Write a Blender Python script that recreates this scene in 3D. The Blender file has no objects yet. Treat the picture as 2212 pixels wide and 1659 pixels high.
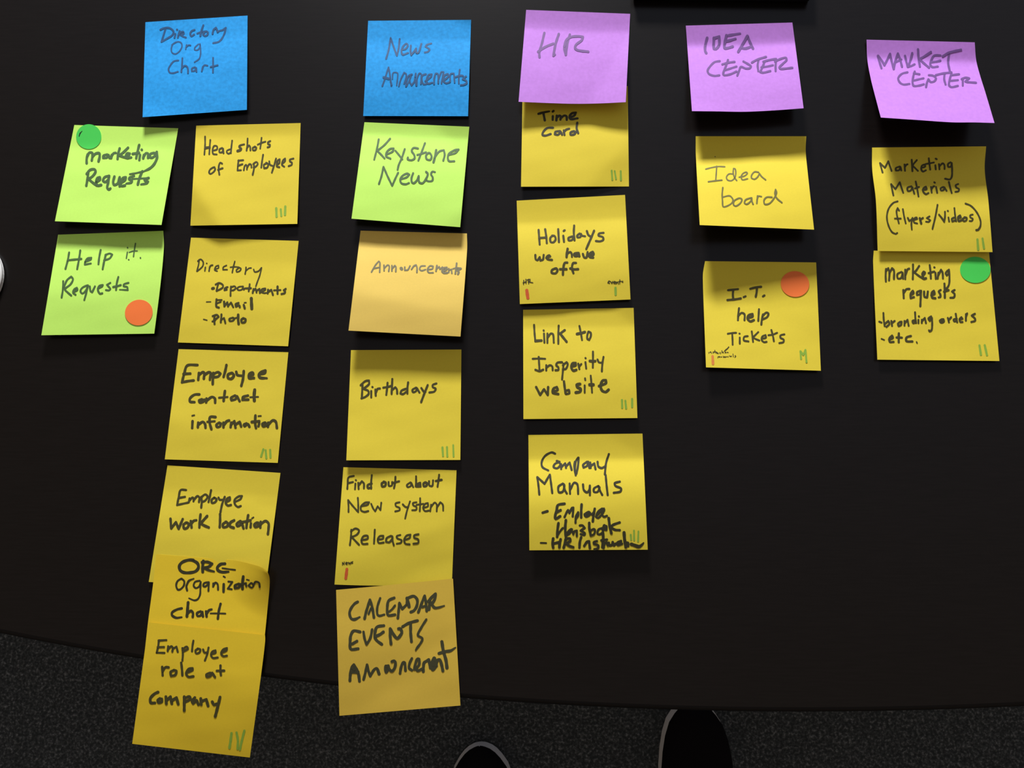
import bpy, bmesh, math
import numpy as np
from mathutils import Matrix, Vector

C = bpy.context.scene.collection
SC = bpy.context.scene

# ------------------------------------------------------------------ camera, light, exposure
FPX, IW, IH = 1850.0, 2212.0, 1659.0           # focal length in pixels, photograph size
PITCH, ROLL, CAMH = 0.187378, -0.164866, 0.569923   # camera 57 cm above the table top (z = 0)
FLOOR_Z = -0.73
R3 = Matrix.Rotation(-ROLL, 3, 'Z') @ Matrix.Rotation(PITCH, 3, 'X') @ Matrix.Rotation(ROLL, 3, 'Z')
cam_data = bpy.data.cameras.new('camera')
cam_data.sensor_fit = 'HORIZONTAL'
cam_data.sensor_width = 36.0
cam_data.lens = FPX / IW * 36.0
cam_data.clip_start = 0.01
cam = bpy.data.objects.new('camera', cam_data)
C.objects.link(cam)
cam.matrix_world = Matrix.Translation((0, 0, CAMH)) @ R3.to_4x4()
SC.camera = cam

SC.view_settings.view_transform = 'Standard'
SC.view_settings.look = 'None'
SC.view_settings.gamma = 1.0
SC.view_settings.use_curve_mapping = False
SC.view_settings.exposure = 0.0
SC.cycles.max_bounces = 6

# daylight window beyond the far side of the table, to the left
LDIR = Vector((-math.sin(math.radians(13)) * math.cos(math.radians(20)),
               math.cos(math.radians(13)) * math.cos(math.radians(20)),
               math.sin(math.radians(20))))
ld = bpy.data.lights.new('window_daylight', 'AREA')
ld.shape = 'RECTANGLE'
ld.size, ld.size_y = 0.34, 0.25
ld.energy = 71.0
ld.color = (1.0, 0.985, 0.96)
lo = bpy.data.objects.new('window_daylight', ld)
C.objects.link(lo)
lo.location = Vector((0.22, 0.2, 0)) + LDIR * 2.0
lo.rotation_euler = LDIR.to_track_quat('Z', 'Y').to_euler()

# the room round about: dim warm interior, brighter and cooler towards the windows
w = bpy.data.worlds.new('room_light')
SC.world = w
w.use_nodes = True
nt = w.node_tree
nt.nodes.clear()
out = nt.nodes.new('ShaderNodeOutputWorld')
bg = nt.nodes.new('ShaderNodeBackground')
tc = nt.nodes.new('ShaderNodeTexCoord')
dot = nt.nodes.new('ShaderNodeVectorMath'); dot.operation = 'DOT_PRODUCT'
v = Vector((0.22, 0.78, 0.62)).normalized()
dot.inputs[1].default_value = v
ramp = nt.nodes.new('ShaderNodeValToRGB')
ramp.color_ramp.elements[0].position = 0.55
ramp.color_ramp.elements[0].color = (0.215, 0.170, 0.130, 1)
ramp.color_ramp.elements[1].position = 0.98
ramp.color_ramp.elements[1].color = (0.36, 0.39, 0.48, 1)
nt.links.new(tc.outputs['Generated'], dot.inputs[0])
nt.links.new(dot.outputs['Value'], ramp.inputs[0])
nt.links.new(ramp.outputs[0], bg.inputs[0])
bg.inputs[1].default_value = 1.0
nt.links.new(bg.outputs[0], out.inputs[0])

# ------------------------------------------------------------------ helpers
RN = np.array(R3)

def ground(px, py, z):
    """3-D points (metres) at height z seen at photograph pixel (px, py); arrays allowed."""
    px = np.asarray(px, float); py = np.asarray(py, float); z = np.asarray(z, float)
    d = np.stack([(px - IW / 2) / FPX, -(py - IH / 2) / FPX, -np.ones_like(px)], -1) @ RN.T
    t = (z - CAMH) / d[..., 2]
    return np.stack([t * d[..., 0], t * d[..., 1], z + 0 * t], -1)

def tag(o, label=None, cat=None, group=None, kind=None):
    if label: o['label'] = label
    if cat: o['category'] = cat
    if group: o['group'] = group
    if kind: o['kind'] = kind
    return o

def mesh_obj(name, verts, faces, mat, parent=None, smooth=False):
    me = bpy.data.meshes.new(name)
    me.from_pydata([tuple(v) for v in verts], [], faces)
    me.materials.append(mat)
    if smooth:
        me.polygons.foreach_set('use_smooth', [True] * len(me.polygons))
    me.update()
    o = bpy.data.objects.new(name, me)
    C.objects.link(o)
    if parent: o.parent = parent
    return o

def bm_obj(name, bm, mat, parent=None, smooth=False):
    me = bpy.data.meshes.new(name)
    bmesh.ops.recalc_face_normals(bm, faces=bm.faces)
    bm.to_mesh(me); bm.free()
    me.materials.append(mat)
    if smooth:
        me.polygons.foreach_set('use_smooth', [True] * len(me.polygons))
    o = bpy.data.objects.new(name, me)
    C.objects.link(o)
    if parent: o.parent = parent
    return o

def empty(name, loc):
    o = bpy.data.objects.new(name, None)
    o.empty_display_size = 0.05
    o.location = loc
    C.objects.link(o)
    return o

def add_box(bm, x0, x1, y0, y1, z0, z1, bevel=0.0, seg=2):
    r = bmesh.ops.create_cube(bm, size=1.0)
    for vv in r['verts']:
        vv.co.x = (x0 + x1) / 2 + vv.co.x * (x1 - x0)
        vv.co.y = (y0 + y1) / 2 + vv.co.y * (y1 - y0)
        vv.co.z = (z0 + z1) / 2 + vv.co.z * (z1 - z0)
    if bevel:
        es = {e for vv in r['verts'] for e in vv.link_edges}
        bmesh.ops.bevel(bm, geom=list(es), offset=bevel, segments=seg, affect='EDGES', profile=0.5)

# ------------------------------------------------------------------ materials
def principled(name, color, rough=0.6, spec=0.3):
    m = bpy.data.materials.new(name)
    m.use_nodes = True
    b = m.node_tree.nodes['Principled BSDF']
    b.inputs['Base Color'].default_value = (*color, 1)
    b.inputs['Roughness'].default_value = rough
    b.inputs['Specular IOR Level'].default_value = spec
    return m, b

def noisy(name, color, rough, spec, scale, amount, detail=4.0, bump=0.0, bump_scale=None, stretch=None):
    """base colour broken up by a fine noise, with optional bump"""
    m, b = principled(name, color, rough, spec)
    t = m.node_tree
    co = t.nodes.new('ShaderNodeTexCoord')
    mp = t.nodes.new('ShaderNodeMapping')
    if stretch: mp.inputs['Scale'].default_value = stretch
    t.links.new(co.outputs['Object'], mp.inputs['Vector'])
    n = t.nodes.new('ShaderNodeTexNoise')
    n.inputs['Scale'].default_value = scale
    n.inputs['Detail'].default_value = detail
    t.links.new(mp.outputs[0], n.inputs['Vector'])
    r = t.nodes.new('ShaderNodeValToRGB')
    r.color_ramp.elements[0].position = 0.3
    r.color_ramp.elements[1].position = 0.7
    r.color_ramp.elements[0].color = (*[c * (1 - amount) for c in color], 1)
    r.color_ramp.elements[1].color = (*[min(1, c * (1 + amount)) for c in color], 1)
    t.links.new(n.outputs['Fac'], r.inputs[0])
    t.links.new(r.outputs[0], b.inputs['Base Color'])
    if bump:
        n2 = t.nodes.new('ShaderNodeTexNoise')
        n2.inputs['Scale'].default_value = bump_scale or scale
        n2.inputs['Detail'].default_value = 3
        t.links.new(mp.outputs[0], n2.inputs['Vector'])
        bp = t.nodes.new('ShaderNodeBump')
        bp.inputs['Strength'].default_value = bump
        bp.inputs['Distance'].default_value = 0.002
        t.links.new(n2.outputs['Fac'], bp.inputs['Height'])
        t.links.new(bp.outputs[0], b.inputs['Normal'])
    return m

PAPER = {
    'yellow': noisy('yellow_paper', (0.765, 0.622, 0.052), 0.7, 0.18, 900, 0.02),
    'gold':   noisy('golden_paper', (0.78, 0.565, 0.030), 0.7, 0.18, 900, 0.02),
    'orange': noisy('orange_paper', (0.78, 0.565, 0.125), 0.7, 0.18, 900, 0.02),
    'ochre':  noisy('ochre_paper', (0.68, 0.475, 0.062), 0.7, 0.18, 900, 0.02),
    'green':  noisy('lime_paper', (0.56, 0.93, 0.16), 0.7, 0.18, 900, 0.02),
    'blue':   noisy('blue_paper', (0.020, 0.315, 0.78), 0.7, 0.12, 420, 0.13, 6),
    'purple': noisy('purple_paper', (0.50, 0.215, 0.72), 0.7, 0.18, 420, 0.05, 5),
}
INK = {   # felt-tip ink: slightly see-through, so it takes on the paper under it; blue and purple also have gloss sheen mixed in
    'yellow': principled('ink_on_yellow', (0.066, 0.060, 0.020), 0.5, 0.2)[0],
    'light':  principled('lit_thin_ink_on_yellow', (0.165, 0.15, 0.04), 0.5, 0.3)[0],  # thin strokes, their ink lightened for the strong light on the Idea board
    'dark':   principled('heavy_ink_on_yellow', (0.040, 0.038, 0.016), 0.5, 0.3)[0],
    'orange': principled('ink_on_orange', (0.055, 0.058, 0.030), 0.5, 0.3)[0],
    'ochre':  principled('ink_on_ochre', (0.055, 0.056, 0.026), 0.5, 0.3)[0],
    'ann':    principled('thin_pen_ink_on_orange', (0.15, 0.135, 0.065), 0.5, 0.3)[0],
    'green':  principled('ink_on_lime', (0.072, 0.145, 0.048), 0.5, 0.3)[0],
    'blue':   principled('ink_on_blue', (0.028, 0.095, 0.235), 0.5, 0.15)[0],
    'purple': principled('ink_on_purple', (0.165, 0.082, 0.27), 0.5, 0.15)[0],
}
M_GREENPEN = principled('green_marker', (0.27, 0.45, 0.055), 0.6, 0.2)[0]
M_REDPEN = principled('red_marker', (0.66, 0.12, 0.035), 0.6, 0.2)[0]
M_ORANGEPEN = principled('orange_marker', (0.72, 0.24, 0.06), 0.6, 0.2)[0]
M_DOT = {'green': principled('green_sticker', (0.065, 0.64, 0.095), 0.6, 0.25)[0],
         'orange': principled('orange_sticker', (0.98, 0.215, 0.05), 0.6, 0.25)[0]}
M_BLACKPEN = principled('black_pen', (0.01, 0.015, 0.01), 0.6, 0.2)[0]
M_TABLE = noisy('espresso_laminate', (0.0056, 0.0044, 0.0043), 0.27, 0.28, 60, 0.15, 5, stretch=(1, 14, 1))
M_EDGE = principled('table_edge_band', (0.003, 0.0025, 0.003), 0.5, 0.2)[0]
M_BLACK = principled('black_plastic', (0.004, 0.004, 0.005), 0.55, 0.2)[0]
M_WHITE = principled('white_plastic', (0.82, 0.83, 0.84), 0.25, 0.5)[0]
M_RUBBER = principled('white_rubber', (0.90, 0.91, 0.94), 0.4, 0.5)[0]
M_CANVAS = noisy('black_canvas', (0.006, 0.005, 0.007), 0.9, 0.1, 1500, 0.4)
M_LINING = principled('dark_lining', (0.015, 0.014, 0.016), 0.9, 0.1)[0]

m, b = principled('charcoal_carpet', (0.02, 0.02, 0.02), 0.95, 0.05)
t = m.node_tree
co = t.nodes.new('ShaderNodeTexCoord')
n1 = t.nodes.new('ShaderNodeTexNoise'); n1.inputs['Scale'].default_value = 260; n1.inputs['Detail'].default_value = 3; n1.inputs['Roughness'].default_value = 0.65
n2 = t.nodes.new('ShaderNodeTexNoise'); n2.inputs['Scale'].default_value = 9; n2.inputs['Detail'].default_value = 2
r = t.nodes.new('ShaderNodeValToRGB')
r.color_ramp.elements[0].position = 0.40; r.color_ramp.elements[0].color = (0.036, 0.043, 0.048, 1)
r.color_ramp.elements[1].position = 0.74; r.color_ramp.elements[1].color = (0.23, 0.255, 0.28, 1)
e = r.color_ramp.elements.new(0.55); e.color = (0.070, 0.080, 0.088, 1)
t.links.new(co.outputs['Object'], n1.inputs['Vector']); t.links.new(co.outputs['Object'], n2.inputs['Vector'])
t.links.new(n1.outputs['Fac'], r.inputs[0])
t.links.new(r.outputs[0], b.inputs['Base Color'])
bp = t.nodes.new('ShaderNodeBump'); bp.inputs['Strength'].default_value = 0.5; bp.inputs['Distance'].default_value = 0.003
t.links.new(n1.outputs['Fac'], bp.inputs['Height']); t.links.new(bp.outputs[0], b.inputs['Normal'])
M_CARPET = m

# ------------------------------------------------------------------ setting: floor and table
fl = mesh_obj('floor', [(-6, -6, FLOOR_Z), (6, -6, FLOOR_Z), (6, 6, FLOOR_Z), (-6, 6, FLOOR_Z)], [(0, 1, 2, 3)], M_CARPET)
tag(fl, 'charcoal speckled carpet floor', 'floor', kind='structure')

# boat-shaped conference table: the front edge is an arc of 2.78 m radius
AX, AY, AR = 0.1433, 2.6808, 2.7840
HALF, DEPTH = 1.20, 1.25
ymid = AY - AR + DEPTH / 2
front = [(AX + x, AY - math.sqrt(AR * AR - x * x)) for x in np.linspace(-HALF, HALF, 97)]
back = [(x, 2 * ymid - y) for x, y in reversed(front)]
outline = front + back
table = empty('conference_table', (AX, ymid, FLOOR_Z))
tag(table, 'dark brown-black conference table with a gently bowed front edge, covered in sticky notes', 'table')

def slab(outline, z0, z1, inset):
    """closed slab whose upper rim is rounded over by `inset`"""
    n = len(outline)
    pts = np.array(outline)
    c = pts.mean(0)
    d = np.roll(pts, -1, 0) - np.roll(pts, 1, 0)
    nrm = np.stack([d[:, 1], -d[:, 0]], 1); nrm /= np.linalg.norm(nrm, axis=1)[:, None]
    rings = [(0.0, z0)]
    for k in range(5):
        a = k / 4 * math.pi / 2
        rings.append((inset * (1 - math.cos(a)), z1 - inset + inset * math.sin(a)))
    vs, fs = [], []
    for ins, z in rings:
        for p, q in zip(pts, nrm):
            vs.append((p[0] - q[0] * ins, p[1] - q[1] * ins, z))
    for k in range(len(rings) - 1):
        for i in range(n):
            j = (i + 1) % n
            fs.append((k * n + i, k * n + j, (k + 1) * n + j, (k + 1) * n + i))
    top = tuple(range((len(rings) - 1) * n, len(rings) * n))
    bot = tuple(reversed(range(n)))
    return vs, fs, top, bot

def local(vs, o):
    l = o.location
    return [(x - l.x, y - l.y, z - l.z) for x, y, z in vs]

vs, fs, top, bot = slab(outline, -0.028, 0.0, 0.0032)
mesh_obj('edge_band', local(vs, table), fs + [bot], M_EDGE, table)
nn = len(outline)
mesh_obj('table_top', local(vs[-nn:] + [(x, y, -0.004) for x, y, z in vs[-nn:]], table),
         [tuple(range(nn))] + [(i, nn + i, nn + (i + 1) % nn, (i + 1) % nn) for i in range(nn)] + [tuple(reversed(range(nn, 2 * nn)))], M_TABLE, table)
for sx in (-0.75, 0.75):
    bm = bmesh.new()
    add_box(bm, sx - 0.03, sx + 0.03, -0.36, 0.36, 0.03, 0.702, 0.004)
    add_box(bm, sx - 0.06, sx + 0.06, -0.42, 0.42, 0.0, 0.03, 0.006)
    bm_obj('leg', bm, M_EDGE, table)
bm = bmesh.new()
add_box(bm, -0.72, 0.72, -0.012, 0.012, 0.35, 0.702, 0.002)
bm_obj('stretcher_panel', bm, M_EDGE, table)

INKDATA = """
@dirorg 290 20 6.637
=k 28
450,270 425,360 390,465/375,292 450,264 520,275 563,320 545,370 480,415 390,465/590,352 577,405/612,290 616,294/650,312 638,355 625,405/630,370 665,328 698,320/668,372 710,350 705,326 680,350 690,385 740,405/865,295 825,310 803,350 820,385 858,362/990,228 965,300 947,380/905,347 960,328 1010,318/1010,328 988,355 1010,380 1045,370 1055,335 1030,315 1000,330/1122,350 1138,292 1172,264 1188,300 1195,325/1200,322 1235,306 1265,300 1312,265 1292,350 1250,430 1205,468 1132,485
=k 21
600,470 555,500 532,560 542,620 590,640 645,605 682,540 675,485 630,465 570,490 540,510/750,510 738,570/745,540 780,512 806,516/920,500 872,545 866,580 905,585 940,545 942,495 950,560 950,640 930,710 865,758
=k 25
632,733 570,745 520,800 492,860 510,908 560,915 625,895/690,700 685,800 675,900/680,850 720,810 755,820 770,860 770,912/870,830 828,850 825,888 865,882 888,842/888,840 892,895/985,820 968,885/975,850 1005,803 1050,808/1130,695 1130,800 1128,905/1095,825 1140,815 1195,800
@news 770 20 6.637
=k 27
425,710 460,590 490,410 530,530 580,665 605,560 620,425/645,580 700,570 735,520 715,492 670,530 645,600 665,650 740,625/780,520 775,600 785,655 830,600 855,560 860,622 890,620 930,495/1072,490 1010,510 990,535 1030,560 1047,580 1020,610 980,618
@hr 1100 0 6.914
=k 36
525,490 490,640 450,780 452,855/430,772 540,700 660,650/740,505 690,660 660,830 680,812/905,515 870,640 845,818/822,690 825,740 845,818/825,690 850,600 920,552 1030,540 1100,550 1082,600 1000,665 985,720 1030,750 1180,770
@idea 1470 30 7.214
=k 42
415,372 385,500 385,580 402,612/520,372 520,540 555,545 602,480 602,352 540,372/715,332 690,450 687,530 740,530 812,508/720,342 780,330 w30:930,305/700,430 780,410 w30:860,385/1042,342 970,470 900,590/1042,342 1090,460 1130,542/940,530 1010,538 1110,508
=k 34
612,735 530,752 450,832 422,890 450,940 530,965 605,957/740,716 712,800 665,930 685,955 780,938 872,897/652,785 740,760 842,745/700,877 780,850 872,820/885,960 915,880 942,825 1020,852 1080,845 1097,815 1050,780 980,740/1112,757 1200,710 1332,668/1215,720 1202,800 1212,892/1312,740 1280,820 1242,905 1290,915 1400,890/1290,742 1400,715 1490,700/1260,832 1350,820 1440,800/1490,720 1482,800 1482,888/1472,740 1560,700 1640,682 1650,720 1590,780 1540,832 1560,855 1742,838
@market 1860 70 7.373
=k 37
268,372 290,460 325,570/270,370 330,450 372,525 420,430 462,340 485,450 520,582/520,582 545,460 587,335 622,430 652,545/545,480 640,432/700,372 722,470 745,550/750,545 790,430 815,328/745,550 800,535 852,508/907,268 915,400 937,545/1112,310 1010,380 930,425 1000,490 1082,560/1262,365 1165,370 1125,430 1102,510 1135,552 1222,545/1110,475 1200,465 1262,450/1300,380 1400,322 1592,275/1402,340 1387,480 1412,610
=k 35
740,635 650,660 592,730 620,800 680,830 770,820/855,622 832,700 820,800 840,850 930,845 1000,825/840,650 930,665/830,770 910,750 995,730/1035,870 1050,800 1072,745 1110,790 1170,775 1192,730 1150,690 1080,680/1190,680 1290,655 1440,635/1330,660 1325,750 1347,830/1440,652 1412,750 1402,840 1440,870 1542,850/1440,680 1560,665/1420,772 1542,760/1620,732 1620,845/1602,742 1660,720 1722,730 1662,780 1700,790 1830,800
@mreq 110 250 6.634
=k 37
527,552 512,620 512,682/525,572 552,527 590,532 595,580 585,640/600,580 640,542 692,537 697,590 682,652/805,555 755,572 750,605 800,600 825,562/825,565 842,605/872,560 862,605/865,582 900,537 928,532/985,467 965,540 955,618/1105,457 1040,522 980,567 1040,590 1100,605/1062,590 1110,572 1130,542 1095,537 1075,580 1092,608 1150,598/1265,418 1240,520 1222,608/1172,545 1220,537 1262,527/1277,560 1267,635/1300,485 1303,488/1332,560 1322,608/1325,590 1362,537 1390,542 1392,605/1482,532 1430,545 1415,590 1450,600 1500,562 1517,517/1517,520 1520,600 1480,690 1420,750 w22:1320,800
=k 37
535,800 525,900 507,1003/512,832 560,777 622,767 640,800 600,862 540,907 590,950 655,998/650,950 702,912 700,880 665,892 650,950 670,998 720,990/832,860 770,882 747,930 780,950 822,910 835,862 820,960 807,1030 830,1058 852,1042/910,870 892,950 907,990 955,970 985,880 980,960 985,1010/1000,960 1060,922 1072,880 1030,892 1000,950 1010,1003 1060,998/1190,862 1130,885 1122,910 1160,930 1150,958 w28:1080,972/1310,795 1270,890 1245,985/w24:1130,835 1220,820 1310,798/w26:1165,905 1280,900 1405,890/1400,890 1340,910 1350,932 1390,942 1370,968 w26:1290,983
@head 400 250 6.635
=k 24
285,297 285,420 275,557/360,345 352,440 345,550/280,470 355,455/283,452 355,446/395,500 455,480 455,437 415,432 392,490 402,545 452,553/530,460 492,480 492,520 530,520 545,470 550,535/645,480 600,500 597,525 625,545 655,520/673,355 662,450 655,535/845,408 790,422 772,440 w36:800,470 790,490 750,503/895,325 890,420 880,500/885,460 915,422 930,442 935,495/1005,442 967,460 972,490 1005,490 1020,455 995,440/1095,315 1085,400 1075,470/1040,412 1095,387 1150,370/1220,360 1187,380 1190,405 1215,412 1210,440 1180,450
=k 25
420,735 365,762 342,810 362,833 410,802 430,762 410,737 370,760/530,685 502,672 482,720 482,790 490,843/470,772 500,762 537,750/765,637 755,720 750,783 800,780/760,642 832,635/755,715 820,692/840,780 852,722 870,702 885,720 885,770/890,740 920,692 945,702 950,740/985,680 985,760 967,843/975,692 1020,662 1040,690 1010,730 980,740/1117,557 1102,650 1090,740/1165,680 1127,702 1132,750 1175,740 1190,692 1160,672/1205,652 1217,702 1260,720/1302,612 1277,702 1242,813/1310,702 1350,672 1355,622 1325,642 1312,720 1350,735/1385,690 1430,652 1432,612 1400,642 1387,702 1420,730/1552,612 1502,627 1502,652 1530,672 1525,702 1482,720
=g 34
1305,1325 1310,1445
=g 30
1370,1340 1378,1435
=g 34
1435,1300 1430,1420
@key 750 250 6.636
=k 28
452,337 425,480 387,628/615,328 530,422 430,502 480,550 535,610/570,550 650,512 665,467 620,472 565,522 560,580 620,613/690,500 740,560 790,625/825,477 780,610 740,700 722,773/1015,467 950,460 925,502 960,560 965,610 920,635 867,622 870,597/1115,392 1070,512 1020,643/1005,560 1070,542 1130,522/1160,532 1130,570 1140,620 1190,630 1210,582 1180,532 1140,545/w34:1275,492 1265,560 1237,668/1250,600 1320,512 1385,492 1397,560 1377,643/1450,560 1550,532 1597,482 1540,492 1460,542 1442,600 1460,648 1535,650
=k 29
455,978 490,870 520,732 580,870 645,1003 690,900 730,817/760,910 850,882 890,842 860,827 790,862 760,920 780,968 840,980 885,963/945,822 922,890 927,950 955,965 1000,922 1025,862 1032,950 1080,965 1130,902 1155,832 1130,802/1257,807 1220,802 1202,840 1225,882 1220,930 1170,940 1130,925
@time 1110 180 6.911
=k 35
367,455 430,437 w26:530,418/440,437 450,490 462,553/582,490 580,543/580,422 592,412/640,482 635,553/640,512 680,482 700,492 695,540/700,520 750,482 785,492 790,545/830,510 900,482 925,437 870,447 832,490 847,533 950,523
=k 33
585,662 500,667 442,720 427,768 470,780 550,755/690,712 622,722 612,758 660,765 700,722 720,765/745,702 755,765/745,732 780,692 825,677/900,712 847,732 847,765 900,760 930,720/947,587 937,670 960,740
=g 28
1460,1302 1470,1440
=g 26
1505,1308 1525,1428
=g 30
1595,1310 1598,1445
@board 1490 280 7.214
=k 23
250,615 340,592 440,575 545,578/420,570 412,690 405,790/290,810 390,797 500,785/680,692 610,692 572,740 590,785 650,795 700,752 717,680 707,612 682,605 677,680 700,752 732,793/770,740 850,722 897,682 880,662 830,682 802,730 820,780 900,765/1070,662 1010,657 967,702 962,750 1010,770 1060,732 1085,682 1120,730 1182,780
=k 25
515,902 505,1010 510,1110 522,1200 600,1182 665,1132 670,1082 620,1032 522,1050/760,1070 692,1110 682,1168 720,1190 790,1142 812,1087 770,1067 700,1100/950,1062 872,1092 852,1140 890,1160 950,1112 965,1062 970,1120 987,1160/1055,1032 1045,1150/1050,1082 1070,1037 1115,1042/1280,1052 1200,1052 1157,1100 1170,1160 1240,1150 1310,1072 1352,982 1337,932 1327,1000 1360,1072 1435,1135
=k 14
392,420 398,421
@mmat 1870 300 6.379
=k 25
197,332 215,400 233,463/197,332 265,397 312,307 332,370 357,440/470,380 417,402 417,435 460,430 480,387 492,435/535,352 542,440/540,390 560,357 577,350/635,287 640,370 645,445/705,292 650,367 680,400 720,440/765,400 820,382 815,352 775,370 767,420 790,450 830,432/870,267 880,350 890,423/825,347 880,337 940,325/960,362 967,420/965,272 980,280/1010,347 1017,420/1015,382 1060,337 1085,360 1087,415/1170,322 1135,347 1140,385 1175,380 1187,332 1192,430 1187,520 1160,558 1095,548
=k 25
350,622 365,700 382,778/350,622 410,690 470,597 490,660 517,740/630,652 577,672 582,715 620,710 645,667 670,753/690,587 710,690 728,793/680,682 735,662/785,702 840,692 830,657 795,682 790,720 830,760 865,745/900,662 910,740/905,702 930,657 945,652/970,662 985,740/945,597 955,605/1070,662 1032,682 1040,710 1075,702 1085,667 1115,715/1147,592 1165,670 1185,743/1275,622 1242,637 1250,670 1285,690 1280,720 1237,730
=k 24
440,860 380,882 317,960 292,1070 310,1180 360,1280 415,1308 435,1295/460,985 440,952 425,1000 437,1080 457,1160/w20:400,1095 485,1095/512,967 530,1070 552,1163/580,1087 600,1130 640,1102/645,1087 630,1160 635,1243/660,1120 710,1102 700,1082 667,1100 667,1150 710,1165/w32:745,1092 765,1165/750,1112 790,1087/880,1067 842,1090 890,1120 870,1142 832,1140/990,907 960,1070 920,1238/1010,1042 1050,1090 1082,1140 1092,1070 1092,1002/1140,1082 1150,1138/1130,990 1134,992/1220,1082 1187,1100 1192,1135 1235,1120/1222,952 1232,1050 1247,1135/w30:1275,1090 1310,1082 1300,1055 1272,1080 1282,1130 1320,1120/1370,1082 1337,1100 1352,1130 1385,1120 1392,1087 1360,1077/1475,1042 1442,1052 1442,1080 1475,1100 1462,1130 1432,1130/1375,890 1450,922 1530,1010 1580,1120 1580,1200 w30:1550,1250 1525,1255
=g 32
1540,1385 1550,1525
=g 30
1610,1372 1630,1508
@help 80 490 6.634
=k 29
460,367 440,480 407,603/620,337 600,470 575,603/440,477 540,467 635,457/690,502 770,467 777,442 725,452 690,502 685,540 770,525/912,330 892,430 880,533/985,397 960,500 940,603/980,402 1040,382 1077,397 1040,452 960,480
=k 19
1295,362 1280,450/1295,295 1299,300/1410,237 1395,330 1382,423/1322,365 1380,347 1435,345/1312,468 1316,471/1480,440 1483,446
=k 28
375,777 370,900 352,1013/385,862 430,762 490,712 515,750 480,822 400,892 440,940 490,983/525,930 577,902 570,872 535,892 517,940 552,970/720,837 650,872 622,920 650,955 700,912 730,837 705,950 677,1048/755,852 767,920 790,935 830,852/870,882 930,852 942,832 890,847 872,900 900,955 935,950/1050,802 1002,830 1030,862 1050,890 1030,910 987,905/1165,717 1142,810 1132,903/1090,860 1150,847 1200,832/1310,802 1247,822 1242,850 1290,862 1300,905 w20:1185,900
@dept 370 500 6.379
=k 20
385,387 375,460 352,548/365,407 405,382 440,422 430,480 360,545/470,492 462,540/487,438 490,440/530,482 520,545/525,500 545,467 570,462/600,520 650,502 650,467 615,482 597,530 632,546/760,467 717,490 712,525 770,525/875,412 857,480 840,563/815,492 870,487 920,490/930,502 897,530 902,555 940,545 960,512 930,492/1030,492 1025,540 1017,583/1030,540 1070,507 1100,502/1135,522 1150,555 1200,545 1243,498 1220,600 1187,690 1165,753
@hol 1100 410 6.382
=k 30
405,552 412,650 420,753/495,542 510,640 518,733/415,662 500,657/600,632 567,662 572,718 610,723 640,682 625,637 590,632/675,542 680,630 685,718/745,632 755,713/750,567 765,557/870,642 817,662 822,695 865,690 890,652/895,492 890,590 900,693/970,602 937,632 942,655 980,650 990,607 1000,630 1045,640/1070,567 1090,620 1125,645/1170,562 1120,680 1062,813/1300,592 1240,602 1232,630 1290,652 1295,690 1250,710 1195,705
=k 30
360,897 365,955 390,970 420,927 430,975 465,960 475,897/510,935 565,917 550,902 517,925 527,955 590,965/w34:805,812 795,870 790,923/800,882 840,857 860,880 865,923/w38:940,872 897,885 907,910 945,905 955,872 965,913/w30:1015,882 1035,930 1065,930 1080,857/w38:1100,910 1160,892 1150,857 1112,880 1112,923 1155,933
=k 32
650,1082 592,1102 587,1143 640,1150 665,1107 640,1082 600,1100/800,1002 765,1007 745,1080 740,1168/700,1092 790,1092/920,1007 880,1012 865,1080 885,1148/840,1082 900,1095 950,1092
=k 13
200,1247 197,1305/230,1232 232,1290/190,1280 237,1265/265,1232 268,1295/245,1242 287,1232 287,1255 260,1265 295,1275 325,1280
=k 13
1360,1275 1390,1262 1375,1255 1360,1285 1385,1290/1400,1265 1415,1290 1430,1262/1440,1280 1465,1268 1450,1262 1440,1285 1465,1290/1475,1270 1478,1295/1478,1280 1495,1268 1505,1295/1525,1240 1522,1290/1510,1265 1545,1260/1565,1258 1555,1268 1568,1270
=r 44
242,1385 248,1430 257,1490
=g 32
1465,1350 1467,1445
@it 1500 550 6.379
=k 30
465,490 600,475/535,485 530,550 535,610/455,625 560,615 640,602/680,585 705,574/770,470 850,450 920,442/862,450 857,520 845,578/945,575 965,562
=k 28
615,737 605,820 600,903/605,842 650,802 690,822 690,903/w32:740,870 800,852 800,817 750,832 732,880 770,918 820,900/890,752 885,830 880,913/945,822 930,890 922,963/940,842 990,797 1020,812 1000,860 937,890
=k 26
460,1090 520,1080 575,1077/520,1082 525,1160 527,1238/625,1142 625,1223/620,1087 624,1089/735,1122 687,1132 682,1180 745,1195/790,1057 800,1130 808,1198/880,1067 805,1142 850,1165 895,1183/925,1160 985,1142 980,1107 937,1127 927,1175 960,1205 995,1200/1060,1037 1080,1110 1095,1190/1020,1110 1080,1102 1140,1077/1240,1097 1187,1112 1187,1145 1230,1170 1225,1205 1170,1218
=o 36
250,1400 254,1455 256,1505
=g 26
1460,1330 1470,1438/1465,1332 1500,1382 1530,1312/1530,1312 1545,1482
@mreq2 1870 530 6.145
=k 27
270,312 265,400 268,480/275,332 300,302 315,360 310,463/315,362 350,302 375,332 375,443/475,352 422,382 427,438 470,433 490,362 497,443/525,322 525,445/530,382 555,317 577,307/628,252 628,350 625,450/710,272 670,332 645,357 700,400 760,440/w32:760,400 785,362 770,350 752,380 770,440 800,435/850,262 860,350 865,440/835,367 910,347/925,362 930,440/910,290 914,293/965,362 955,440/965,392 1000,322 1020,360 1025,435/1090,332 1062,370 1077,400 1100,372 1105,322 1112,430 1105,520 1075,570 1050,567
=k 29
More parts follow.
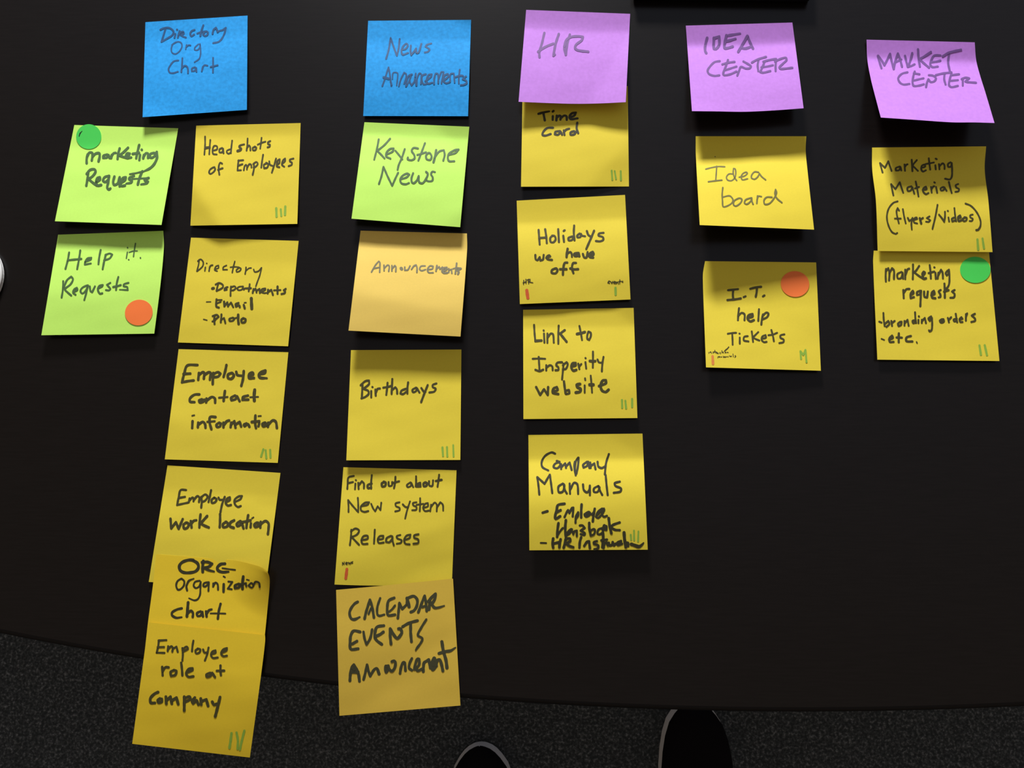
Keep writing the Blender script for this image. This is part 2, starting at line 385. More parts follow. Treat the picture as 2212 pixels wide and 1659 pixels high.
500,592 505,700/510,622 540,582 580,577/595,660 635,632 625,602 597,640 597,698 640,685/720,602 682,622 682,658 715,650 735,602 730,700 725,808/775,612 780,680 815,690 825,612/870,660 915,642 905,602 877,630 882,690 925,700/995,592 970,612 990,650 990,685 970,690/1045,507 1050,600 1050,693/1040,612 1100,592/1180,592 1147,612 1180,647 1170,690 1125,695
=k 26
180,1012 210,1025/235,897 240,990 252,1070/255,1040 300,1002 315,1040 275,1080/340,1002 350,1070/345,1032 385,1002/460,1012 427,1040 437,1070 470,1052 477,1012/515,1002 515,1065/520,1032 555,987 570,1065/660,992 622,1002 632,1030 665,1020/655,887 660,970 670,1030/700,987 700,1030/705,940 708,943/745,987 745,1030/750,1002 785,962 800,1030/870,942 832,970 850,1000 880,962 882,1050 875,1120 850,1140 840,1127/w34:1015,982 987,1000 1002,1023 1035,1010 1030,982/1090,962 1105,1020/1100,992 1135,952/1210,972 1167,985 1177,1010 1210,1002/1195,907 1205,970 1215,1020/1245,985 1285,972 1270,952 1247,980 1257,1015 1285,1015/1330,912 1330,1000/1330,952 1347,902/1450,907 1407,930 1450,970 1450,1000 1402,1015
=k 30
w22:210,1240 245,1255/310,1250 360,1227 350,1197 317,1230 322,1280 370,1280/440,1167 438,1230 438,1283/410,1222 480,1225/600,1202 542,1222 542,1270 620,1275/w18:675,1280 683,1295
=g 30
1510,1328 1530,1452
=g 30
1580,1325 1610,1457
@contact 350 740 6.145
=k 35
470,297 335,305 295,410 265,528 340,512 420,502/285,415 375,410/490,402 480,490/490,432 540,392 560,402 555,480/560,432 620,392 645,402 635,490/680,402 675,480 672,548/675,422 740,392 775,412 745,450 680,460/855,297 840,370 817,453/920,402 877,422 877,468 920,478 955,432 930,402/985,387 1000,430 1060,440/1085,377 1075,480 1052,573/1150,440 1210,422 1200,397 1157,417 1157,468 1220,468/w42:1290,420 1360,402 1370,372 1320,392 1287,430 1302,465 w30:1390,473
=k 35
495,687 430,692 372,740 372,783 430,790/530,752 492,767 502,793 550,780 560,757/590,742 585,790/595,770 660,722 700,740 705,798/835,642 825,710 817,773/w24:755,730 870,720/970,702 917,732 922,765 975,750 995,712 1030,778/1140,702 1077,722 1067,758 1145,755/w42:1230,627 1222,700 1225,768/w24:1170,725 1275,720
=k 35
405,1042 400,1133/w22:400,970 428,963/480,1062 475,1120/480,1092 540,1052 570,1080 577,1130/710,987 640,987 632,1060 655,1148/w26:600,1050 700,1042/760,1062 722,1090 732,1120 770,1110 780,1072/815,1062 815,1123/820,1090 860,1042 890,1032/920,1062 910,1123/920,1082 960,1042 975,1128/980,1082 1030,1052 1050,1110/1120,1072 1087,1090 1097,1110 1140,1082 1160,1118/1240,967 1235,1060 1247,1133/1190,1052 1290,1042/1290,1072 1280,1110/w22:1280,975 1312,972/1360,1062 1332,1080 1347,1110 1385,1092 1370,1062/1410,1062 1405,1118/1415,1082 1470,1032 1510,1050 1525,1133
=g 28
1345,1415 1315,1512
=g 28
1375,1428 1385,1535
=g 28
1435,1423 1440,1525
@birth 740 740 6.143
=k 28
265,562 260,650 255,738/240,565 300,512 350,502 350,550 275,612 340,640 345,680 300,720 250,738/380,642 380,723/395,588 398,591/435,622 440,703/440,662 465,612 495,607/597,532 590,610 580,693/540,597 600,587 650,572/660,482 655,580 650,678/655,632 700,592 720,620 725,678/840,612 782,637 767,673 800,683 845,652/870,527 860,600 860,673/975,597 927,627 937,658 975,642 985,602 1020,663/1045,602 1080,650 1100,650/1130,562 1090,660 1042,788/1245,542 1197,562 1197,590 1235,612 1215,650 1152,662
=g 28
1325,1390 1333,1505
=g 26
1385,1385 1390,1512
=g 24
1468,1360 1473,1512
@link 1110 650 6.145
=k 27
268,317 275,430 285,538/w36:288,530 365,525/400,432 405,550/395,390 397,396/445,432 445,555/450,482 490,432 520,442 530,550/595,327 590,450 590,568/w32:675,387 615,432/w32:612,430 660,490 700,540/870,332 890,430 905,518/w36:838,438 900,425 942,412/990,407 975,450 975,500 1000,515 1020,470 1020,422 995,407
=k 27
250,768 330,765 415,768/330,742 335,830 340,915/285,912 340,930 390,910/430,852 430,923/435,882 480,852 510,870 515,918/640,812 580,817 562,850 590,880 590,913 552,918/660,832 650,940 640,1043/650,852 700,812 715,840 690,900 650,905/w32:765,870 820,852 820,822 780,827 762,880 790,923 830,913/855,832 870,905/865,872 895,837/950,812 960,893/950,757 953,761/1050,672 1050,780 1048,883/w34:1008,795 1050,800 1080,797/1110,777 1130,815 1175,820/1190,742 1175,830 1168,933
=k 32
295,1142 350,1248 400,1172 450,1248 455,1142/520,1200 580,1182 570,1142 527,1162 517,1218 590,1235/665,1067 675,1150 687,1225/690,1192 730,1182 735,1225 695,1235/w38:878,1102 835,1112 845,1145 885,1167 878,1203 822,1215/w26:940,1120 940,1213/w26:945,1027 948,1050/w26:1020,992 1030,1100 1038,1213/w40:1005,1110 1055,1110/w36:1130,1130 1220,1092 1220,1052 1180,1057 1152,1120 1170,1188 1220,1208 1258,1177
=g 28
1435,1315 1438,1418
=g 28
1480,1325 1490,1427
=g 28
1570,1300 1570,1408
@work 310 990 5.926
=k 28
545,405 475,407 450,500 430,598 500,582 570,567/450,507 530,492/590,512 580,558/590,540 625,502 640,512 640,550/645,532 690,482 715,502 710,558/740,492 745,560 738,628/735,502 790,462 820,490 790,540 745,560/865,407 850,480 832,558/905,502 872,530 877,568 915,560 935,522 905,502/960,502 975,530 1010,530/1040,492 1005,590 985,688/1050,560 1105,532 1105,497 1067,517 1052,570 1080,603 1120,595/1165,560 1240,522 1260,482 1220,487 1167,530 1172,590 1210,623 1245,610
=k 33
345,772 355,898 415,817 450,903 502,777/545,822 512,850 522,898 560,888 580,842 555,822/605,802 615,883/610,842 640,802 675,792/730,717 720,800 715,883/815,737 730,832 780,860 835,883/980,712 980,800 975,883/1060,812 1017,842 1022,880 1070,870 1080,832 1050,812/1160,792 1112,822 1107,868 1155,888/1240,802 1192,840 1202,868 1240,850 1255,812 1280,898/1340,727 1325,810 1317,888/1270,815 1370,792/1375,832 1370,883/w20:1388,768 1408,755/1450,822 1417,850 1432,878 1470,860 1465,822/1500,812 1495,888/1500,842 1560,802 1600,832 1600,900 1592,970
@find 710 990 5.721
=k 24
310,217 245,237 235,310 230,378/235,307 300,292/330,312 325,378/335,268 338,272/365,302 370,378/370,332 410,282 435,310 435,368/w30:530,312 482,332 487,368 525,360/533,207 525,290 525,373/w28:690,292 657,307 662,345 695,340 705,302 680,287/740,292 745,340 780,335 785,292/825,227 820,300 807,368/795,302 870,282/1010,297 967,330 977,355 1015,340 1020,302 1045,355/1080,222 1080,290 1075,345/w28:1085,322 1130,302 1135,345 1085,345/w30:1200,297 1172,312 1177,345 1205,340 1215,307 1190,297/1240,282 1245,335 1280,340 1290,272/1365,202 1355,280 1345,348/w30:1325,280 1395,266
=k 22
245,663 245,590 240,520/240,515 300,590 365,663 365,570 360,487/400,590 480,572 500,542 450,547 400,592 400,640 440,660 490,650/525,562 550,620 575,655 605,592 640,640 650,547/875,542 827,557 832,590 875,612 875,640 822,655/915,567 950,600 980,600/1005,532 970,640 945,743/1085,542 1042,552 1047,580 1085,602 1080,635 1032,640/1130,492 1130,570 1125,650/1085,575 1170,562/1170,610 1225,592 1225,552 1192,562 1167,610 1190,650 1240,645/1265,572 1255,650/1265,602 1310,547 1335,572 1335,655/1340,602 1380,542 1410,572 1415,643
=k 24
280,882 275,970 262,1073/275,902 330,867 375,890 350,940 285,972 330,1020 375,1068/405,1010 480,992 480,957 430,962 405,1012 420,1055 480,1055/570,882 565,970 560,1053/610,1002 670,992 675,957 630,962 607,1002 620,1045 680,1040/770,957 717,985 707,1030 750,1035 790,982 785,962 790,1020 805,1073/885,947 842,962 850,990 900,1012 890,1045 842,1055/935,1010 1000,982 1010,942 960,957 932,1010 950,1055 1000,1063/1110,937 1057,952 1057,980 1105,1002 1105,1045 1047,1055
=k 11
170,1320 170,1285 190,1315 192,1280/210,1305 235,1290 215,1285 210,1305 230,1312/245,1285 250,1305 260,1290 268,1305 278,1280/298,1275 285,1285 298,1295 285,1300
=r 36
225,1370 218,1430 211,1482
@man 1130 920 5.721
=k 27
395,342 350,327 270,372 229,450 240,510 310,550/450,442 392,470 377,508 420,523 460,482 440,442 415,432/470,472 470,530/475,510 520,462 530,520/530,502 575,452 600,543/640,442 632,500 650,608/680,392 650,442 642,560 660,590 680,480 685,392/790,442 742,480 747,515 790,492 805,442/800,450 820,518/830,452 835,520/840,492 880,462 895,535/920,442 930,500 970,520 1010,500/1060,347 1025,460 1010,600
=k 27
175,632 190,740 200,848/175,632 230,682 265,715 300,652 330,602 345,710 360,828/490,712 437,750 442,818 490,810 510,732 500,717 515,790 540,833/575,712 580,838/585,782 630,702 670,722 680,838/740,722 750,790 790,820 820,782 825,737 825,853/930,742 877,772 877,815 920,815 945,762 930,742 950,800 978,853/1020,607 1030,720 1045,853/1195,687 1132,707 1142,740 1210,772 1200,810 1120,825
=g 24
1330,1345 1335,1408
=g 22
1370,1293 1372,1413
=g 22
1425,1303 1420,1428
@org 310 1180 7.628
=k 50
820,227 740,227 640,262 592,320 602,390 660,430 760,435 860,410 905,350 890,282 820,237 w40:775,228/985,242 975,330 975,420/w44:962,262 1050,257 1130,287 1080,332 1000,352 1070,390 w26:1165,415/1340,287 1270,297 1217,350 1232,400 1300,425 w36:1400,420/w26:1300,360 1400,375 1510,388
=k 41
630,1022 550,1042 472,1090 472,1138 540,1178 w28:630,1168/w48:735,925 725,1040 715,1155/720,1112 780,1062 815,1100 810,1163/940,1072 882,1102 892,1148 940,1140 970,1082 980,1158/1030,1072 1040,1158/1035,1112 1080,1052 w30:1125,1037/1270,947 1240,1070 1225,1195/w26:1105,1105 1230,1105 1350,1108
@role 270 1330 5.042
=k 23
370,267 360,340 345,403/365,270 450,265/355,342 425,340/345,403 430,405/470,332 465,385/470,362 505,332 520,350 515,390/520,362 560,337 575,395/625,352 630,420 625,488/625,367 670,337 685,360 630,390/745,272 735,330 730,388/790,362 767,380 777,410 810,400 820,367 790,357/850,367 865,400 890,400/910,347 895,420 870,488/940,420 985,402 985,377 952,390 937,430 960,460 1010,455/1050,402 1105,377 1110,352 1067,370 1047,410 1070,440 1110,435
=k 27
405,557 410,650/410,602 440,562 475,562/535,592 497,612 502,655 545,645 560,602 530,592/612,512 620,580 625,650/670,620 735,592 735,572 690,582 667,630 690,665 745,660/930,622 887,640 892,665 930,655 950,622 980,668/1040,542 1040,600 1045,648/1000,600 1080,598
=k 32
360,832 320,852 277,900 282,948 325,950/380,902 357,920 367,945 400,935 400,907/445,882 450,958/455,922 495,882 510,958/515,922 560,892 580,963/645,882 645,960 645,1033/645,902 700,882 710,910 650,940/760,892 732,930 742,955 780,922 800,968/825,902 830,968/835,932 885,912 905,983/950,937 970,970 1000,960/1035,887 1010,990 982,1098
=g 28
1160,1280 1150,1360 1138,1440
=g 26
1215,1273 1230,1360 1225,1450
=g 26
1300,1253 1275,1350 1250,1460
@cal 745 1280 5.773
=k 34
160,115 120,140 75,200 58,260 80,325 w38:120,335 w24:185,305/245,325 265,240 312,90 340,180 362,310/w26:295,265 325,195/w30:440,70 405,180 405,270 430,290 490,275/615,65 548,98 530,160 530,260 545,285 625,275/w26:625,160 590,205 555,235/660,320 670,230 680,130 715,205 760,160/w42:775,70 785,110 800,175/w30:770,140 775,80/w36:790,65 860,45 902,90 895,170 860,225 822,243/915,245 955,140 995,40 1010,120 1020,230/w30:965,180 1005,165/w40:1060,110 1048,210/w36:1040,110 1090,50 1130,15 1120,80 1085,140/1085,150 1120,188 w28:1170,185 w18:1240,163
=k 37
190,490 110,478 75,530 65,610 66,690 85,710 165,700/w36:92,640 150,605/w32:232,490 245,570 270,645 315,570 340,460/485,412 400,430 375,500 375,560 400,600 460,645/385,545 440,520 480,490/575,640 565,540 565,450 620,540 655,570 700,520 710,490 690,450 668,450/720,425 800,380 905,350/820,380 820,500 830,610/w29:1015,335 950,440 910,530 965,570 950,620 900,690 w22:883,718
@cal 745 1370 5.08
=k 33
55,510 60,440 75,370 98,335 130,390 150,440 160,515/w44:80,410 140,415/w36:88,370 100,385/w30:205,497 225,420 243,335 258,400 278,460 320,390 350,375 w36:375,435/w36:450,350 446,390 453,415 465,395 458,350/w31:475,345 490,385 515,405 545,370 555,312 540,292 515,300/w31:605,430 615,370 637,312 655,312 665,400/w29:735,265 710,320 705,370 735,395/w30:762,385 775,320 795,272 814,272 814,330 785,380 800,400 845,380/w33:860,410 862,350 870,312 895,295 920,278 930,330 940,370/w44:942,365 962,310 980,265 985,280 970,330 965,385 1000,345/w34:1000,340 1012,290 1040,280 1060,330 1075,400/w36:1064,82 1080,180 1110,290 1120,370/w32:1032,210 1100,190 1160,180 w14:1215,145
@man 1160 1080 5.292
=k 30
65,145 120,128/315,42 240,58 225,110 205,200 215,215 265,185/222,140 270,115/w27:315,195 340,140 355,115 370,150 400,90 415,87 408,188/w26:470,140 445,190 440,260/w18:475,140 472,180 448,215/510,50 505,130 505,200/w36:548,165 562,185 595,170 590,140 562,155/w26:600,140 625,165 650,140/660,100 645,180 638,245/w24:672,190 730,130 745,97 700,130 676,190 700,205 745,160/w24:745,160 770,112 765,97 742,160 765,190 800,180
=k 31
245,265 235,340 230,422/w24:230,410 270,350 295,320/330,230 322,320 330,420/w26:340,400 350,370 390,332 400,335 370,385 345,402/w24:392,335 412,380/w26:415,390 425,360 455,350 455,412/w28:490,292 520,292 545,320 500,350 545,380 540,400 500,390/597,262 598,320 615,405/w26:610,352 650,332 663,350 650,392 615,408/w26:740,322 702,340 692,385 720,393 755,360 742,325/w36:770,292 762,330 790,338 790,302/w32:820,207 830,290 850,380/w30:945,257 870,285 850,310 890,340 945,345
=k 32
w20:42,490 105,492/185,440 178,490 185,545/270,450 260,490 255,540/185,500 260,482/330,440 320,490 305,545/w30:330,445 375,440 380,468 332,500 370,525 415,540/w30:505,425 490,480 485,545/w30:540,525 570,480 595,472 605,552/w28:685,470 652,482 652,500 700,520 695,553 657,563/w34:752,370 757,440 748,540/w28:735,462 800,452/w28:760,550 772,500 795,482 810,520/820,490 830,520 860,510 865,482 880,520 900,500/960,470 920,490 926,515 970,500/w36:995,372 1000,440 1015,538/w30:1005,490 1040,490 1042,528/w40:1078,505 1120,520 1165,533 w30:1195,515 w14:1220,488
@news 820 140 6.513
=k 24
38,300 70,210 125,35 142,120 165,298/w36:58,178 130,195/w28:155,235 168,280/w20:180,200 192,112 250,115 255,160 240,290/w22:270,300 300,200 345,108 373,130 370,190 345,265/w24:455,132 410,152 380,220 370,303/w22:380,300 420,220 447,152/430,155 425,240 450,288 490,230 508,122 500,200 515,293/w22:520,290 530,180 560,117 585,130 580,268/w28:650,132 602,152 592,220 620,273 660,268/w26:642,230 720,170 733,132 690,142 662,210 680,263 740,250/765,270 770,180 790,122 820,130 825,258/830,200 870,102 900,102 885,180 870,263/w27:902,220 970,160 960,127 912,152 902,230 940,258 990,240/w22:992,240 998,130 1045,120 1055,248/1128,67 1115,170 1115,263/w28:1070,170 1130,152 1172,155/w27:1215,162 1170,200 1215,220 1225,255 1190,278 1142,285
@dept 450 600 7.056
=k 28
w44:62,164 80,159/150,95 135,150 125,198/w26:110,100 165,77 223,110 215,150 128,198/w32:248,175 275,147 292,142 252,162 248,188 280,180/345,132 340,200 338,273/w24:345,142 400,127 418,155 380,188 350,190/w26:530,132 472,137 442,160 460,188 510,180 530,150 542,182/630,97 625,150 615,203/w28:560,160 650,156/w30:690,170 676,232/690,192 720,162 735,223/740,192 780,167 785,228/800,220 868,182 868,162 820,172 802,210 850,233 880,230/w30:910,180 905,238/w30:915,210 960,182 985,258/w34:1055,132 1055,243/w26:1000,190 1100,185/w30:1180,167 1150,187 1170,205 1160,233 1115,245
=k 32
w18:-28,368 36,366/w33:125,327 120,390 125,440 160,453/w23:130,337 205,336/w25:130,390 190,367/w33:240,362 245,433/w30:250,420 290,372 300,433/w30:310,420 345,377 380,448/w32:460,382 417,402 422,438 470,420 480,448/w33:540,412 555,463/w21:550,380 575,378/w48:655,313 658,390 662,468
=k 31
w20:-72,633 -22,646/w33:95,582 90,640 95,703/w28:65,582 130,564 158,590 98,640/w28:62,665 100,655/200,557 195,620 190,678/w28:200,632 240,612 260,688/375,607 322,627 327,658 375,653 398,622 372,607/w40:455,563 455,640 462,702/w33:530,617 502,640 512,678 555,673 568,632 532,614/w26:410,615 460,602
@ann 795 550 6.048
=k 21
45,228 95,140 140,87 154,102 155,150 152,230/75,180 150,166/208,137 210,208/212,180 255,137 277,150 270,218/312,142 312,213/315,180 350,142 364,160 362,220/w42:432,178 440,188/480,162 480,203 520,198 548,147/568,190 600,147 628,134 640,170 638,230/745,147 692,152 674,190 700,210 750,195/775,195 840,185 850,152 810,147 777,190 792,233 850,236/w24:900,142 888,213/895,190 930,157 940,190/940,190 972,162/w27:977,215 1028,190 1028,168 987,177 967,215 990,238 1035,236/1055,182 1055,233/1060,202 1090,192 1095,243/w24:1158,112 1150,180 1140,248/1110,185 1160,172/w30:1212,182 1172,205 1185,230 1175,253/1150,172 1213,178
@it 1525 740 15.875
=k 24
95,330 100,368/130,338 160,310 172,325 190,365/240,315 262,327 240,355/305,258 300,348/280,310 330,306/335,330 345,358/340,340 365,320/w30:370,330 385,368 410,350 422,375/495,332 470,352 495,374/w28:545,272 550,358/555,330 590,322 605,358/w40:662,335 680,331/w26:720,345 745,327 765,345/w38:780,148 740,200 w44:690,240 w26:630,295/405,515 422,470 450,490 470,470 485,495/w28:530,482 520,495 540,495/592,465 594,500/w30:620,495 650,477 660,495/680,495 710,480 735,490/760,472 765,490/805,450 840,470 880,460/925,388 940,490/995,442 1025,466 987,505
@org 370 1240 6.048
=k 26
130,60 82,92 64,150 85,203 120,198 163,150 168,92 135,60/w28:215,110 197,160 207,213/202,140 230,87 w16:295,58/w25:370,87 312,102 292,150 320,183 365,160 385,102 380,190 375,270 345,328 300,343 w17:230,315/490,107 432,117 417,150 440,163 485,130/490,107 485,218/548,122 546,165/547,162 575,112 605,132 611,203/w34:685,132 682,228/w21:682,30 702,42/w24:745,97 798,102 755,165 737,190 790,198/w33:880,127 832,150 832,183 880,175 900,132/w38:940,33 930,120 930,195/w28:890,140 975,120/975,132 980,160/w18:985,72 1015,80/w23:1040,117 1007,150 1050,178 1073,150 1050,117/1075,140 1100,102 1145,115 1155,170
"""

# ------------------------------------------------------------------ sticky notes
# outline of every note as measured on the photograph (TL, TR, BR, BL), how far its lower corners
# curl up off the table (mm), the height of its glued strip (mm), and its creases
# crease = (s0, t0, s1, t1, slope): beyond the line (to its right going 0 -> 1) the sheet bends by `slope`
class Note:
    pass

def poly_eval(pts, u):
    pts = np.array(pts, float)
    seg = np.linalg.norm(np.diff(pts, axis=0), axis=1)
    c = np.r_[0, np.cumsum(seg)] / seg.sum()
    # smooth (monotone enough) interpolation through the points
    if len(pts) == 2:
        return pts[0] + (pts[1] - pts[0]) * u[..., None]
    ext = np.concatenate([[2 * pts[0] - pts[1]], pts, [2 * pts[-1] - pts[-2]]])
    ce = np.r_[-(c[1]), c, 2 - c[-2]]
    m = (ext[2:] - ext[:-2]) / (ce[2:] - ce[:-2])[:, None]
    uu = np.clip(u, 0, 1)
    i = np.clip(np.searchsorted(c, uu, 'right') - 1, 0, len(pts) - 2)
    h = (c[i + 1] - c[i])[..., None]
    x = ((uu - c[i]) / (c[i + 1] - c[i]))[..., None]
    p = (2 * x**3 - 3 * x**2 + 1) * pts[i] + (x**3 - 2 * x**2 + x) * h * m[i] + (-2 * x**3 + 3 * x**2) * pts[i + 1] + (x**3 - x**2) * h * m[i + 1]
    return p + (u - uu)[..., None] * np.where((u < 0)[..., None], m[0], m[-1])

class Sheet:
    def __init__(s, q, lift, base=(0.15, 0.15), strip=0.2, power=0.85, tip=0.3, creases=(), wrinkle=0.30, seed=0,
                 L=(), R=(), T=(), B=(), corner=None, bow=0.0, mid=0.0):
        s.q = [np.array(p, float) for p in q]
        TL, TR, BR, BL = q
        s.eL = [TL, *L, BL]; s.eR = [TR, *R, BR]; s.eT = [TL, *T, TR]; s.eB = [BL, *B, BR]
        s.lift, s.base, s.strip, s.power, s.tip = lift, base, strip, power, tip
        s.creases, s.wr, s.seed, s.corner, s.bow, s.mid = creases, wrinkle, seed, corner, bow, mid

    def pix(s, u, t):
        u = np.asarray(u, float); t = np.asarray(t, float)
        TL, TR, BR, BL = s.q
        a = u[..., None]; b = t[..., None]
        return ((1 - b) * poly_eval(s.eT, u) + b * poly_eval(s.eB, u) + (1 - a) * poly_eval(s.eL, t) + a * poly_eval(s.eR, t)
                - ((1 - a) * (1 - b) * TL + a * (1 - b) * TR + (1 - a) * b * BL + a * b * BR))

    def height(s, u, t):
        x = np.clip((t - s.strip) / (1 - s.strip), 0, 1.2)
        e_ = 0.035                                       # soft bend where the glued strip ends
        xs = e_ * np.logaddexp(0, ((t - s.strip) / (1 - s.strip)) / e_)
        g = xs ** s.power
        bl, br = s.lift
        h = s.base[0] + (s.base[1] - s.base[0]) * t + (bl * (1 - u) + br * u) * g
        h = h + s.tip * np.clip(1 - t / max(s.strip, 0.1), 0, 1)
        h = h + s.bow * 4 * u * (1 - u) * x
        h = h + s.mid * np.sin(np.pi * np.clip(x, 0, 1))
        for (s0, t0, s1, t1, k) in s.creases:
            ds, dt = s1 - s0, t1 - t0
            ln = math.hypot(ds, dt)
            d = (-(u - s0) * dt + (t - t0) * ds) / ln       # + on the right-hand side (t runs down)
            wd = 0.022
            h = h + k * 76.0 * wd * np.logaddexp(0, d / wd)
        if s.corner:                                     # lifted corner: (s, t, radius, height)
            cs, ct, rad, hh = s.corner
            d = np.hypot(u - cs, t - ct)
            h = h + hh * np.clip(1 - d / rad, 0, 1) ** 1.6
        k = s.seed * 1.7
        fr = np.clip((t - 0.05) / 0.25, 0.25, 1)
        h = h + s.wr * fr * (np.sin(5.1 * u + 3.3 * t + k) * np.sin(4.3 * t - 2.1 * u + 2 * k)
                             + 0.55 * np.sin(9.7 * u - 6.1 * t + 3 * k) * np.cos(8.3 * t + 3.7 * u + k)
                             + 0.22 * np.sin(19 * u + 13 * t + 5 * k) * np.cos(17 * t - 11 * u + k)) * 0.6
        lo = min(s.base) * 0.7
        if min(s.lift) >= 0:
            h = lo + np.where(h - lo > 0.6, h - lo, 0.6 * np.exp(np.clip((h - lo - 0.6) / 0.6, -6, 0)))  # never dips below the table
        return h

    def point(s, u, t, dz=0.0):
        p = s.pix(u, t)
        return ground(p[..., 0], p[..., 1], (s.height(u, t) + dz) * 0.001)

    def inv(s, px, py):
        P = np.stack([px, py], -1)
        TL, TR, BR, BL = s.q
        u = np.full(len(px), 0.5); t = np.full(len(px), 0.5)
        for _ in range(8):
            e = 1e-3
            f = s.pix(u, t) - P
            fu = (s.pix(u + e, t) - s.pix(u - e, t)) / (2 * e); ft = (s.pix(u, t + e) - s.pix(u, t - e)) / (2 * e)
            det = fu[:, 0] * ft[:, 1] - fu[:, 1] * ft[:, 0]
            u = np.clip(u - (f[:, 0] * ft[:, 1] - f[:, 1] * ft[:, 0]) / det, -0.2, 1.2)
            t = np.clip(t - (fu[:, 0] * f[:, 1] - fu[:, 1] * f[:, 0]) / det, -0.2, 1.2)
        return u, t

    def on(s, px, py, dz):
        u, t = s.inv(np.asarray(px, float), np.asarray(py, float))
        return ground(px, py, (s.height(u, t) + dz) * 0.001)

    def build(s, mat, n=44):
        g = np.linspace(0, 1, n + 1)
        U, T = np.meshgrid(g, g)
        top = s.point(U, T).reshape(-1, 3)
        bot = s.point(U, T, -0.10).reshape(-1, 3)
        N = n + 1
        vs = list(top) + list(bot)
        fs = []
        for j in range(n):
            for i in range(n):
                a = j * N + i
                fs.append((a, a + N, a + N + 1, a + 1))
                b = N * N + a
                fs.append((b, b + 1, b + N + 1, b + N))
        ring = [i for i in range(N)] + [j * N + n for j in range(1, N)] + [n * N + i for i in range(n - 1, -1, -1)] + [j * N for j in range(n - 1, 0, -1)]
        o0 = len(vs)
        for r_ in ring: vs.append(top[r_])
        for r_ in ring: vs.append(bot[r_])
        m_ = len(ring)
        for i in range(m_):
            j = (i + 1) % m_
            fs.append((o0 + i, o0 + j, o0 + m_ + j, o0 + m_ + i))
        return mesh_obj('sticky_note', vs, fs, mat, smooth=True)

def smooth_stroke(pts):
    """pts (n,3: x, y, width) -> finely sampled curve, sharp corners kept"""
    pts = np.array(pts, float)
    if len(pts) < 3:
        k = max(2, int(np.linalg.norm(pts[-1, :2] - pts[0, :2]) / 2) + 1)
        return [pts[0] + (pts[-1] - pts[0]) * x for x in np.linspace(0, 1, k)]
    runs, cur = [], [pts[0]]
    for i in range(1, len(pts) - 1):
        cur.append(pts[i])
        a = pts[i, :2] - pts[i - 1, :2]; b = pts[i + 1, :2] - pts[i, :2]
        c = (a @ b) / (np.linalg.norm(a) * np.linalg.norm(b) + 1e-9)
        if c < -0.1:
            runs.append(cur); cur = [pts[i]]
    cur.append(pts[-1]); runs.append(cur)
    res = []
    for r_ in runs:
        r_ = np.array(r_)
        L = np.linalg.norm(np.diff(r_[:, :2], axis=0), axis=1).sum()
        u = np.linspace(0, 1, max(3, int(L / 1.4) + 1))
        p = poly_eval(r_, u) if len(r_) > 2 else r_[0] + (r_[1] - r_[0]) * u[:, None]
        res += list(p if not res else p[1:])
    return res

def ribbon(strokes, k):
    """2-D pixel geometry of a bundle of pen strokes: (xy, level, faces)"""
    xy, lev, fs = [], [], []
    for si, st in enumerate(strokes):
        raw = np.array(st)
        sm = np.array(smooth_stroke(st))
        d = np.gradient(sm[:, :2], axis=0)
        d /= np.linalg.norm(d, axis=1)[:, None] + 1e-9
        nrm = np.stack([-d[:, 1], d[:, 0]], 1)
        # slight hand-drawn unevenness of the line width
        ph = si * 1.3 + k
        wd = sm[:, 2] * 0.5 * (1 + 0.06 * np.sin(np.arange(len(sm)) * 0.55 + ph))
        o = len(xy)
        for p, q, h in zip(sm[:, :2], nrm, wd):
            xy.append(p - q * h); xy.append(p + q * h); lev += [si, si]
        for i in range(len(sm) - 1):
            fs.append((o + 2 * i, o + 2 * i + 1, o + 2 * i + 3, o + 2 * i + 2))
        for j, p in enumerate(raw):
            r_ = p[2] * 0.5 * (1.0 if 0 < j < len(raw) - 1 else 1.0)
            o = len(xy)
            for a in range(10):
                xy.append(np.array([p[0] + r_ * math.cos(a * math.pi / 5), p[1] + r_ * math.sin(a * math.pi / 5)])); lev.append(si + 0.3)
            fs.append(tuple(range(o, o + 10)))
    return np.array(xy), np.array(lev), fs

def parse_ink():
    notes, cur, z = {}, None, None
    for ln in INKDATA.strip().split('\n'):
        if ln[0] == '@':
            a = ln[1:].split(); cur = notes.setdefault(a[0], []); z = [float(x) for x in a[1:]]
        elif ln[0] == '=':
            a = ln[1:].split(); cur.append((a[0], [])); w0 = float(a[1])
        else:
            for s_ in ln.split('/'):
                w_ = w0; st = []
                for p in s_.split():
                    if p[0] == 'w':
                        wtxt, p = p.split(':'); w_ = float(wtxt[1:])
                    x, y = p.split(',')
                    st.append((z[0] + float(x) / z[2], z[1] + float(y) / z[2], w_ / z[2]))
                cur[-1][1].append(st)
    return notes

INKS = parse_ink()

Q = {}   # name: (colour, ink, label, sheet)
def N(key, colour, ink, label, q, lift, **kw):
    Q[key] = (colour, ink, label, Sheet(q, lift, seed=len(Q) + 1, **kw))

